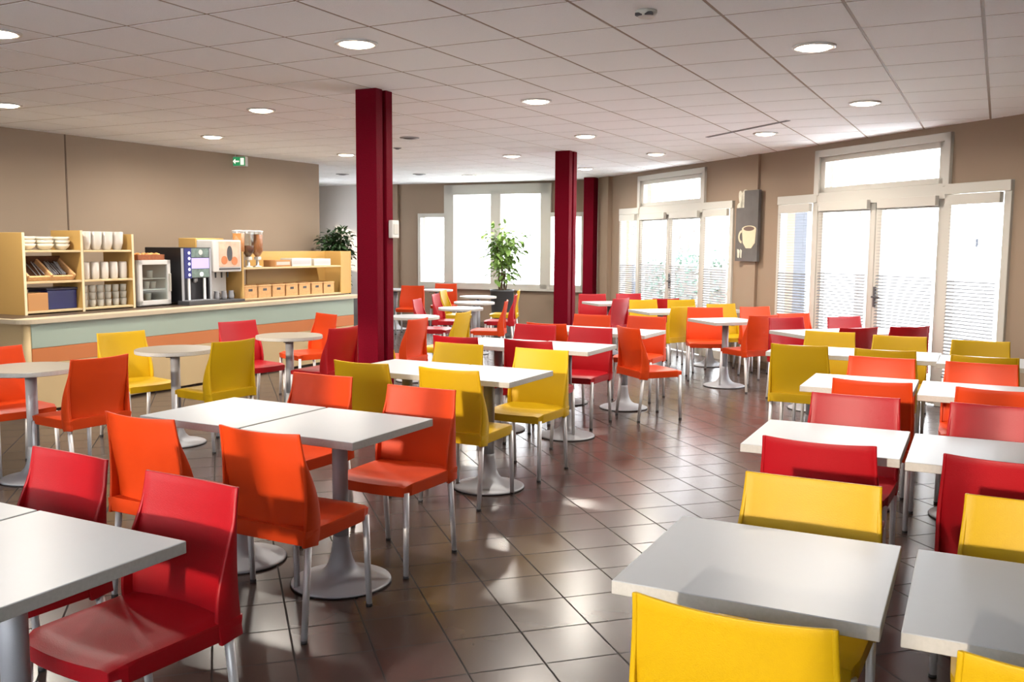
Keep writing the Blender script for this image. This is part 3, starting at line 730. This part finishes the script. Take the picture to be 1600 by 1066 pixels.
# settle the seating: no seat may run through a table column, no backrest through a table top
CH = [o for o in C.objects if o.get('category') == 'chair']; TB = [o for o in C.objects if o.get('category') == 'table']
for _ in range(60):
    for c in CH:
        ca = c.rotation_euler.z; f = Vector((-math.sin(ca), math.cos(ca), 0)); rt = Vector((math.cos(ca), math.sin(ca), 0))
        for t in TB:
            d = t.location-c.location
            if d.length > .9: continue
            ty, tx = d.dot(f), d.dot(rt)
            if 0 < ty < .285 and abs(tx) < .262:
                s_ = min(.285-ty, .262-abs(tx)+.3)*.5; c.location -= f*s_; t.location += f*s_*.5
            ta = t.rotation_euler.z; u = Vector((math.cos(ta), math.sin(ta), 0)); v = Vector((-math.sin(ta), math.cos(ta), 0)); hit = False
            rnd_t = t.name.startswith('round')
            for k in (-.225, -.11, 0, .11, .225):
                for yy in (-.245, -.17):
                    q = c.location+rt*k+f*yy-t.location
                    if (rnd_t and q.length < .305) or (not rnd_t and abs(q.dot(u)) < .318 and abs(q.dot(v)) < .318): hit = True
            if hit: c.location -= d.normalized()*.008
for a_, b_ in (('reddish orange chair', 'pink lit red chair'),):
    p_ = [c for c in CH if c['label'].startswith(a_)][0]; q_ = [c for c in CH if c['label'].startswith(b_)][0]
    d = q_.location-p_.location
    if d.length < .60: q_.location += d.normalized()*(.60-d.length)*.5; p_.location -= d.normalized()*(.60-d.length)*.5

# ------------------------------------------------------------------ counter
cf = Frame(-4.40, 8.37, 63.66)     # x along the front away from the camera, y towards the wall
CZ = .87
ct = thing('serving_counter', cf.p(0, 0), cf.a, 'long cream counter with mint and orange bands on its front', 'counter')
LN = 4.98; DP = 1.05
MB().box(.02, LN-.02, .03, DP, .07, CZ-.04).build('body', CREAM, ct)
MB().bbox(.06, LN, 0, .03, .60, CZ-.04, .003, seg=1).build('mint_panel', MINT, ct); MB().bbox(.06, LN, 0, .03, .455, .598, .003, seg=1).build('orange_band', BANDO, ct)
MB().bbox(.06, LN, 0, .03, .02, .453, .003, seg=1).build('lower_panel', CREAM, ct)
MB().lathe([(.035, .02), (.035, CZ-.04)], 20).build('corner_post', CREAM, ct, (.035, .035, 0))
MB().box(.02, LN-.02, .05, DP, 0, .07).build('plinth', SEAM, ct)
# rounded near corner of the top
rr = .14; pl_ = [(-.06+rr-rr*math.cos(a), -.07+rr-rr*math.sin(a)) for a in [PI/2*k/8 for k in range(9)]]
poly = pl_+[(LN+.02, -.07), (LN+.02, DP), (-.06, DP)]
MB().prism(poly, CZ-.04, CZ).build('countertop', TOPC, ct)

DKTOP = mat('dark_brown_worktop', (.07, .045, .03), .4)
MB().box(.0, LN, .16, DP-.02, CZ, CZ+.003).build('worktop_inlay', DKTOP, ct)
def cthing(name, x, y, z, label, cat, group=None, rz=0): return thing(name, cf.p(x, y, z), cf.a+rz, label, cat, group)
# left shelving unit
SY0, SY1 = .42, .86
sh = cthing('shelf_unit', 0, 0, CZ, 'cream two-column shelf of crockery on the left end of the counter', 'shelf')
H0 = 1.66-CZ
def panel(x0, x1, y0, y1, z0, z1, name, m=CREAM, par=None): return MB().bbox(x0, x1, y0, y1, z0, z1, .003, seg=1).build(name, m, par)
panel(.31, .335, SY0, SY1, 0, H0, 'side_panel', HONEY, sh); panel(.955, .985, SY0, SY1, 0, H0+.03, 'divider', HONEY, sh); panel(1.59, 1.615, SY0, SY1, 0, H0, 'side_panel', HONEY, sh)
for (a, c) in ((.335, .955), (.985, 1.59)):
    for zz in (.015, .30, .60): panel(a, c, SY0, SY1-.02, zz, zz+.022, 'shelf_board', CREAM, sh)
for xx in (.31, .955, 1.59): panel(xx-.001, xx+.027, SY0-.004, SY0, 0, H0+(.03 if xx == .955 else 0), 'edge_strip', mat('pale_edge_strip', (.74, .62, .40), .45), sh)
S1, S2, S3 = CZ+.037+.001, CZ+.322+.001, CZ+.622+.001
BOWL = mat('cream_stoneware', (0.6708, 0.6192, 0.4988), .3)
def bowl_prof(r, h): return [(r*.45, 0), (r*.5, .004), (r*.85, h*.5), (r, h), (r*.95, h), (r*.8, h*.55), (r*.4, .012), (.001, .01)]
for i, (x, n, r) in enumerate(((.44, 3, .095), (.635, 3, .095), (.83, 3, .085))):
    for k in range(n):
        t = cthing('bowl', x, SY0+.13, S3+k*.036, ('cream bowl in the left stack on the top shelf', 'cream bowl in the middle stack on the top shelf', 'cream bowl in the right stack on the top shelf')[i], 'bowl', 'stacked cream bowls on the top shelf')
        MB().lathe(bowl_prof(r, .058), 20, cap=False).build('bowl_body', BOWL, t)
for k in range(4):
    t = cthing('canister', 1.08+k*.135, SY0+.10, S3, ('white canister, leftmost of four on the top right shelf', 'white canister, second from the left on the top right shelf', 'white canister, third from the left on the top right shelf', 'white canister, rightmost of four on the top right shelf')[k], 'canister', 'white canisters on the top right shelf')
    MB().lathe([(.035, 0), (.045, .01), (.062, .07), (.066, .185), (.060, .19), (.055, .18), (.05, .03), (.001, .02)], 24, cap=False).build('body', CERAM, t)
t = cthing('cutlery_tray', .62, SY0+.16, S2, 'dark wicker cutlery tray with two sections on the middle shelf', 'tray')
WICK = mat('dark_wicker', (.10, .045, .02), .8, bump=1, bscale=120, var=.3, vscale=40); WICKL = mat('light_wicker', (.62, .36, .16), .75, bump=1, bscale=120, var=.25, vscale=50)
TL = Matrix.Translation((0, 0, .085)) @ Matrix.Rotation(math.radians(35), 4, 'X')
MB().box(-.25, .25, -.13, .13, 0, .012, 0, TL).box(-.25, .25, .12, .13, .012, .10, 0, TL).build('tray_bottom', WICK, t)
MB().bbox(-.27, .27, -.15, -.125, 0, .05, .004, 0, TL).bbox(-.27, -.245, -.15, .13, 0, .07, .004, 0, TL).bbox(.245, .27, -.15, .13, 0, .07, .004, 0, TL).bbox(-.012, .012, -.15, .13, 0, .07, .004, 0, TL).build('rim', WICKL, t)
m_ = MB(); rnd = random.Random(2)
for k in range(22):
    x = rnd.uniform(-.21, .21); x = x if abs(x) > .04 else x+.08
    m_.tube(TL @ Vector((x, -.1, .02+rnd.uniform(0, .03))), TL @ Vector((x+rnd.uniform(-.03, .03), .09, .03+rnd.uniform(0, .03))), .004, .006, 6)
m_.build('cutlery', GREYMETAL, t)['label'] = 'steel cutlery in the tray'
for k in range(5):
    t = cthing('beaker', 1.06+k*.118, SY0+.08, S2, ('leftmost', 'second', 'middle', 'fourth', 'rightmost')[k]+' tall white beaker in the row of five on the middle right shelf', 'beaker', 'tall white beakers on the middle right shelf')
    MB().lathe([(.034, 0), (.040, .008), (.044, .09), (.043, .165), (.038, .178), (.034, .17), (.034, .02), (.001, .012)], 20, cap=False).build('beaker_body', CERAM, t)
t = cthing('cardboard_box', .47, SY0+.14, S1, 'tan cardboard box on the bottom left shelf', 'box')
CARD = mat('tan_cardboard', (0.4472, 0.2236, 0.086), .8)
MB().bbox(-.11, .11, -.12, .12, 0, .17, .004, seg=1).build('box_body', CARD, t); MB().box(-.11, .11, -.01, .01, .17, .172).build('tape', CREAM, t)
t = cthing('storage_bin', .765, SY0+.20, S1, 'dark blue plastic storage bin on the bottom left shelf', 'storage bin')
NAVY = mat('navy_plastic', (.010, .014, .10), .35)
MB().bbox(-.17, .17, -.14, .14, 0, .19, .008).build('bin_body', NAVY, t); MB().bbox(-.18, .18, -.15, .15, .19, .212, .006).build('lid', mat('black_blue_lid', (.008, .01, .03), .3), t)
for k in range(6):
    for q in range(3):
        t = cthing('tumbler', 1.045+k*.098, SY0+.09, S1+q*.075, 'clear glass tumbler in the stacked rows on the bottom right shelf', 'glass', 'glass tumblers on the bottom right shelf')
        MB().lathe([(.026, 0), (.030, .004), (.036, .072), (.034, .072), (.028, .008), (.001, .007)], 16, cap=False).build('glass_body', mat('tumbler_glass', (.75, .76, .70), .12, alpha=1, trans=.5) if False else GLZ, t) if 'GLZ' in globals() else None
        if 'GLZ' not in globals():
            GLZ = mat('tumbler_glass', (.80, .78, .70), .12, trans=.55, ior=1.3)
            MB().lathe([(.026, 0), (.030, .004), (.036, .072), (.034, .072), (.028, .008), (.001, .007)], 16, cap=False).build('glass_body', GLZ, t)

# small glass-door fridge
FX0, FX1, FY0, FY1, FH = 1.66, 2.10, .40, .84, .50
fg = cthing('display_fridge', (FX0+FX1)/2, FY0, CZ+.012, 'small white display fridge with glass door on the counter', 'fridge')
hw = (FX1-FX0)/2; dp = FY1-FY0
FIN = mat('fridge_interior', (.70, .74, .74), .4)
MB().box(-hw, hw, dp-.03, dp, 0, FH).box(-hw, -hw+.03, .03, dp, 0, FH).box(hw-.03, hw, .03, dp, 0, FH).box(-hw, hw, .03, dp, FH-.04, FH).box(-hw, hw, .03, dp, 0, .05).build('cabinet', WHITE, fg)
dr = MB().bbox(-hw, -hw+.045, 0, .03, .01, FH, .004).bbox(hw-.045, hw, 0, .03, .01, FH, .004).bbox(-hw, hw, 0, .03, .01, .06, .004).bbox(-hw, hw, 0, .03, FH-.05, FH, .004).build('door', WHITE, fg)
MB().box(-hw+.04, hw-.04, .012, .018, .055, FH-.045).build('door_glass', GLAZE, dr); MB().bbox(hw-.03, hw-.015, -.025, 0, .15, .35, .004).build('door_handle', PVC, dr)
for zz in (.17, .29): MB().box(-hw+.03, hw-.03, .05, dp-.03, zz, zz+.008).build('rack', FIN, fg)
m_ = MB()
for x in (-hw+.03, hw-.06):
    for y in (.05, dp-.06): m_.box(x, x+.03, y, y+.03, -.012, 0)
m_.build('foot', DARKG, fg)
for i, (x, z) in enumerate(((-.12, .179), (0, .179), (.09, .179), (-.1, .299), (.05, .299), (-.1, .051), (.02, .051))):
    p_ = cf.p((FX0+FX1)/2+x, FY0+.14, CZ+.012+z)
    t = thing('milk_pot', p_, cf.a, 'pale pot standing inside the display fridge', 'pot', 'pale pots inside the display fridge')
    MB().lathe([(.028, 0), (.034, .07), (.036, .075)], 14).build('pot_body', WHITE, t); MB().lathe([(.037, .075), (.037, .083)], 14).build('lid', mat('lid_%d' % i, (.5, .6, .62), .4), t)
bk = cthing('bread_basket', (FX0+FX1)/2-.03, FY0+.16, CZ+.512, 'brown wicker basket of pastries on top of the display fridge', 'basket')
RW = mat('red_brown_wicker', (.28, .09, .035), .8, bump=1, bscale=120, var=.3, vscale=60); PAS = mat('baked_crust', (.62, .30, .09), .7, var=.3, vscale=25, bump=.5, bscale=60)
MB().box(-.18, .18, -.13, .13, 0, .01).bbox(-.19, .19, -.14, -.125, 0, .06, .004).bbox(-.19, .19, .125, .14, 0, .06, .004).bbox(-.19, -.175, -.14, .14, 0, .06, .004).bbox(.175, .19, -.14, .14, 0, .06, .004).build('basket_body', RW, bk)
rnd = random.Random(5)
for k in range(9):
    x, y = -.12+.12*(k % 3)+rnd.uniform(-.015, .015), -.08+.08*(k//3)
    p_ = bk.location+cf.x*x+cf.y*y+Vector((0, 0, .012))
    t = thing('pastry', p_, rnd.uniform(0, 3), 'golden baked pastry lying in the basket on the fridge', 'pastry', 'pastries in the basket on the fridge')
    prof = [(.001, 0), (.028, .008), (.036, .03), (.028, .055), (.001, .068)]
    m2 = MB().lathe(prof, 12, 0, Matrix.Diagonal((1.5, .9, 1, 1)), cap=False).build('crust', PAS, t)

# coffee machine
MX0, MX1, MY0, MY1, MH = 2.18, 2.64, .32, .88, .62
cm = cthing('coffee_machine', (MX0+MX1)/2, MY0, CZ+.03, 'tall black coffee machine with lavender screen and blue button column', 'coffee machine')
hw = (MX1-MX0)/2; dp = MY1-MY0
MB().bbox(-hw, hw, .06, dp, 0, MH, .008).bbox(-hw, hw, 0, .08, .27, MH, .006).bbox(-hw, -hw+.05, 0, .08, 0, .28, .004).bbox(hw-.05, hw, 0, .08, 0, .28, .004).build('body', BLACK, cm)
MB().box(-hw, -hw+.035, -.004, 0, .02, MH-.01).build('side_trim', GREYMETAL, cm); MB().box(hw-.03, hw, -.004, 0, .02, MH-.01).build('side_trim', GREYMETAL, cm)
BLU = mat('blue_panel', (.015, .02, .16), .3); SCR = mat('lavender_screen', (.3, .26, .6), .3, emit=(.50, .42, .95), es=.42); DOT = mat('lilac_button', (.5, .48, .8), .3, emit=(.55, .5, .9), es=.6)
MB().box(-hw+.045, -hw+.15, -.006, 0, .27, MH-.01).build('button_panel', BLU, cm)
for k in range(5): MB().lathe([(.018, 0), (.018, .004)], 16, 0, Matrix.Translation((-hw+.115, -.006, .31+k*.062)) @ RX).build('button', DOT, cm)
MB().box(-hw+.15, hw-.04, -.007, 0, .38, .50).build('screen', SCR, cm)
PH = mat('poster_grey_green', (.14, .20, .18), .4, var=.8, vscale=18)
MB().box(-hw+.15, hw-.04, -.006, 0, .51, MH-.01).build('picture_panel', PH, cm); MB().lathe([(.03, 0), (.03, .004)], 16, 0, Matrix.Translation((.06, -.006, .565)) @ RX).build('cup_logo', WHITE, cm)
MB().box(-hw+.15, hw-.04, -.006, 0, .28, .375).build('lower_panel', PH, cm); MB().lathe([(.024, 0), (.024, .004)], 16, 0, Matrix.Translation((.07, -.006, .315)) @ RX).build('lit_button', mat('white_lit', (.9, .9, .9), .3, emit=(1, 1, 1), es=1.2), cm)
MB().box(-.13, -.10, .0, .015, .02, .27).box(.11, .14, 0, .015, .02, .27).build('chrome_strip', mat('pale_chrome', (.8, .8, .8), .25, .3), cm)
MB().tube((0, .03, .27), (0, .03, .22), .016).tube((.03, .03, .27), (.03, .03, .23), .01).build('spout', GREYMETAL, cm)
MB().bbox(-hw-.01, hw+.01, -.12, .06, -.03, .02, .006).build('drip_tray', DARKG, cm)
m_ = MB()
for k in range(12): m_.box(-hw+.03+k*.034, -hw+.045+k*.034, -.10, .04, .02, .024)
m_.build('grille', GREYMETAL, cm)

# juice dispenser
jd = cthing('drinks_dispenser', 2.93, .36, CZ, 'white drinks dispenser with fruit picture right of the coffee machine', 'drinks dispenser')
MB().bbox(-.24, .22, .24, .52, 0, .76, .008).build('cabinet', HONEY, jd)
MB().bbox(-.235, .235, -.02, .24, .36, .74, .012).build('head', WHITE, jd)
PIC = mat('fruit_picture', (.62, .42, .30), .35, var=.55, vscale=9)
pc = MB().box(-.14, .21, -.026, -.02, .42, .72).build('picture_panel', PIC, jd)
MB().prism(ell(.03, .58, .045, .09), .027, .029, 0, RX).build('dark_bottle_print', DARKG, pc); MB().prism(ell(-.06, .50, .05, .05), .027, .029, 0, RX).prism(ell(.11, .49, .05, .05), .027, .029, 0, RX).build('orange_print', BANDO, pc)
MB().box(-.14, .21, -.027, -.02, .385, .405).build('dark_strip', DARKG, jd)
MB().bbox(-.20, .20, .20, .24, .03, .36, .004).build('splash_back', WHITE, jd)
for x in (-.12, -.02, .08): MB().tube((x, .06, .36), (x, .06, .29), .012, .009).build('nozzle', DARKG, jd)
MB().bbox(-.22, .22, -.08, .22, 0, .03, .005).build('drip_tray', DARKG, jd)
for k in range(3):
    t = cthing('pitcher', 2.80+k*.12, .40, CZ+.032, ('small steel jug on the drip tray of the drinks dispenser, left', 'small steel jug on the drip tray of the drinks dispenser, middle', 'small steel jug on the drip tray of the drinks dispenser, right')[k], 'jug')
    MB().lathe([(.03, 0), (.035, .03), (.028, .09), (.032, .10)], 16).build('jug_body', GREYMETAL, t); MB().path([(.03, 0, .08), (.055, 0, .07), (.055, 0, .03), (.034, 0, .02)], .004, 6).build('jug_handle', BLACK, t)

# right shelf unit
RX0, RX1 = 3.20, 5.42; RL = RX1-RX0
UY0 = .36; UD = .46
rs = cthing('shelf_unit', RX0, UY0, CZ, 'long low cream shelf with wicker baskets at the right end of the counter', 'shelf')
UH = .60
panel(0, .028, 0, UD, 0, UH, 'side_panel', HONEY, rs); panel(RL-.028, RL, 0, UD, 0, UH, 'side_panel', HONEY, rs); panel(RL-.24, RL-.028, 0, .022, 0, UH, 'front_stile', HONEY, rs)
panel(.028, RL-.24, 0, UD-.02, .0, .02, 'shelf_board', CREAM, rs); panel(.028, RL-.24, 0, UD-.02, .38, .402, 'shelf_board', CREAM, rs)
panel(.56, RL-.028, UD-.02, UD, .02, UH-.002, 'back_panel', HONEY, rs); panel(.028, RL-.028, UD-.02, UD, UH-.03, UH, 'top_rail', CREAM, rs) if False else None
# shelf overhangs the counter end slightly less than its length: extend counter support
for k in range(7):
    x = .17+k*.262
    t = cthing('wicker_basket', RX0+x, UY0+.16, CZ+.021, ('leftmost', 'second', 'third', 'fourth', 'fifth', 'sixth', 'rightmost')[k]+' light wicker basket in the row of seven on the low shelf', 'basket', 'wicker baskets on the low shelf')
    MB().box(-.115, .115, -.12, .12, 0, .008).bbox(-.12, .12, -.13, -.115, 0, .15, .004).bbox(-.12, .12, .115, .13, 0, .15, .004).bbox(-.12, -.107, -.13, .13, 0, .15, .004).bbox(.107, .12, -.13, .13, 0, .15, .004).build('basket_body', WICKL, t)
    MB().bbox(-.123, .123, -.134, -.112, .14, .158, .005).bbox(-.123, .123, .112, .134, .14, .158, .005).bbox(-.125, -.105, -.134, .134, .14, .158, .005).bbox(.105, .125, -.134, .134, .14, .158, .005).build('rim', WICKL, t)
    MB().bbox(-.035, .035, -.1315, -.128, .085, .115, .001).build('handle_hole', DARKG, t)
S4 = CZ+.403
def pack(x, w_, h, d_, m, label, name='packet', cat='box'):
    t = cthing(name, RX0+x, UY0+.14, S4, label, cat); MB().bbox(-w_/2, w_/2, -d_/2, d_/2, 0, h, .005).build('box_body', m, t)
    MB().box(-w_/2+.02, w_/2-.02, -d_/2-.002, -d_/2, h*.25, h*.75).build('box_print', PVC if m != WHITE else mat('grey_print', (.45, .45, .47), .5), t); return t
pack(.80, .30, .085, .2, CARD, 'brown flat carton on the upper board of the low shelf')
pack(1.18, .40, .105, .2, WHITE, 'white carton in the middle of the upper board of the low shelf')
pack(1.62, .36, .095, .2, WHITE, 'white carton at the right of the upper board of the low shelf')
CER = [mat('cereal_golden', (.52, .20, .05), .7, var=.4, vscale=60, bump=1, bscale=80), mat('cereal_chocolate', (.10, .035, .015), .7, var=.4, vscale=60, bump=1, bscale=80), mat('cereal_brown', (.36, .13, .04), .7, var=.4, vscale=60, bump=1, bscale=80)]
for k in range(3):
    t = cthing('cereal_dispenser', RX0+.075+k*.165, UY0+.12, S4, ('clear cereal dispenser full of golden flakes, left of three', 'clear cereal dispenser with a little chocolate cereal, middle of three', 'clear cereal dispenser with brown cereal, right of three')[k], 'cereal dispenser', 'cereal dispensers on the low shelf')
    MB().lathe([(.05, 0), (.055, .012), (.02, .02), (.018, .10)], 20).build('stand', ALU, t)
    MB().lathe([(.02, .12), (.05, .16), (.074, .20), (.074, .44)], 24, cap=False).build('hopper', GLAZE, t)
    hgt = (.42, .27, .41)[k]
    MB().lathe([(.018, .125), (.046, .165), (.069, .205), (.069, hgt)], 24).build('cereal', CER[k], t)
    MB().lathe([(.077, .44), (.077, .455), (.03, .462)], 24).build('lid', ALU, t); MB().bbox(-.03, .03, -.04, .03, .09, .13, .005).build('chute', WHITE, t)

# grey cabinet past the counter end
p = cf.p(5.25, .35)
t = thing('waste_cabinet', p, cf.a, 'dark grey cabinet standing at the far end of the counter', 'cabinet')
MB().bbox(-.2, .25, -.25, .25, .02, .82, .01).build('body', DARKG, t); MB().bbox(-.22, .27, -.27, .27, .82, .85, .006).build('top', PVC, t)

# ------------------------------------------------------------------ plants
LEAFG = mat('glossy_green_leaf', (.20, .34, .08), .4, var=.35, vscale=9); LEAFD = mat('dark_green_leaf', (.025, .06, .02), .45, var=.35, vscale=9)
SOIL = mat('dark_soil', (.03, .02, .015), .95, bump=1, bscale=40); POTM = mat('dark_grey_planter', (.085, .09, .095), .55, bump=.2, bscale=80); STEM = mat('brown_stem', (.12, .07, .035), .8)
def plant(x, y, potr, poth, height, rad, zlow, n, size, lm, seed, label, stems=7, lean=(0, 0)):
    t = thing('potted_plant', (x, y, 0), 0, label, 'plant')
    pt = MB().lathe([(potr*.72, 0), (potr*.98, poth*.96), (potr, poth*.96), (potr, poth), (potr*.9, poth), (potr*.88, poth*.9)], 32, cap=False).build('pot', POTM, t)
    MB().lathe([(potr*.7, 0), (potr*.7, .01)], 24).lathe([(potr*.87, poth*.92), (potr*.86, poth*.93)], 24).build('soil', SOIL, t)
    rnd = random.Random(seed); st = MB(); lf = MB()
    for s_ in range(stems):
        a = 2*PI*s_/stems+rnd.uniform(-.3, .3); tr = rad*rnd.uniform(.25, .95); ht = zlow+(height-zlow)*rnd.uniform(.72, 1.0)
        pts = []
        for k in range(9):
            u = k/8; r_ = potr*.25*(1-u)+tr*u**1.3
            pts.append(Vector((math.cos(a)*r_+lean[0]*u+rnd.uniform(-.015, .015), math.sin(a)*r_+lean[1]*u+rnd.uniform(-.015, .015), poth*.9+(ht-poth*.9)*(u if True else 0))))
        for q, (p_, q_) in enumerate(zip(pts[:-1], pts[1:])): st.tube(p_, q_, .012*(1-q/10), .012*(1-(q+1)/10), 6)
        per = n//stems
        for k in range(per):
            u = rnd.uniform(0, 1)**.75; zt = zlow+(ht-zlow)*u
            i = min(7, int(max(0, (zt-poth*.9)/(ht-poth*.9))*8)); base = pts[i].lerp(pts[i+1], rnd.random())
            off = Vector((rnd.gauss(0, 1), rnd.gauss(0, 1), rnd.gauss(0, .6)))*rad*.22
            leaf(lf, base+off, rnd, size, off.normalized()+Vector((rnd.uniform(-.5, .5), rnd.uniform(-.5, .5), -.25)))
    st.build('stem', STEM, t); lf.build('foliage', lm, t)
# leafy plant before the back window
dd = 16.2
plant((784-800)/FPX*dd, dd, .21, .80, 1.86, .37, .98, 430, .15, LEAFG, 21, 'tall leafy green plant in a dark grey pot before the large back window', 8, (.02, 0))
dd = 13.9
plant((524-800)/FPX*dd, dd, .2, .5, 1.82, .24, .75, 1700, .095, LEAFD, 4, 'dark green bushy plant behind the right end of the counter', 7)
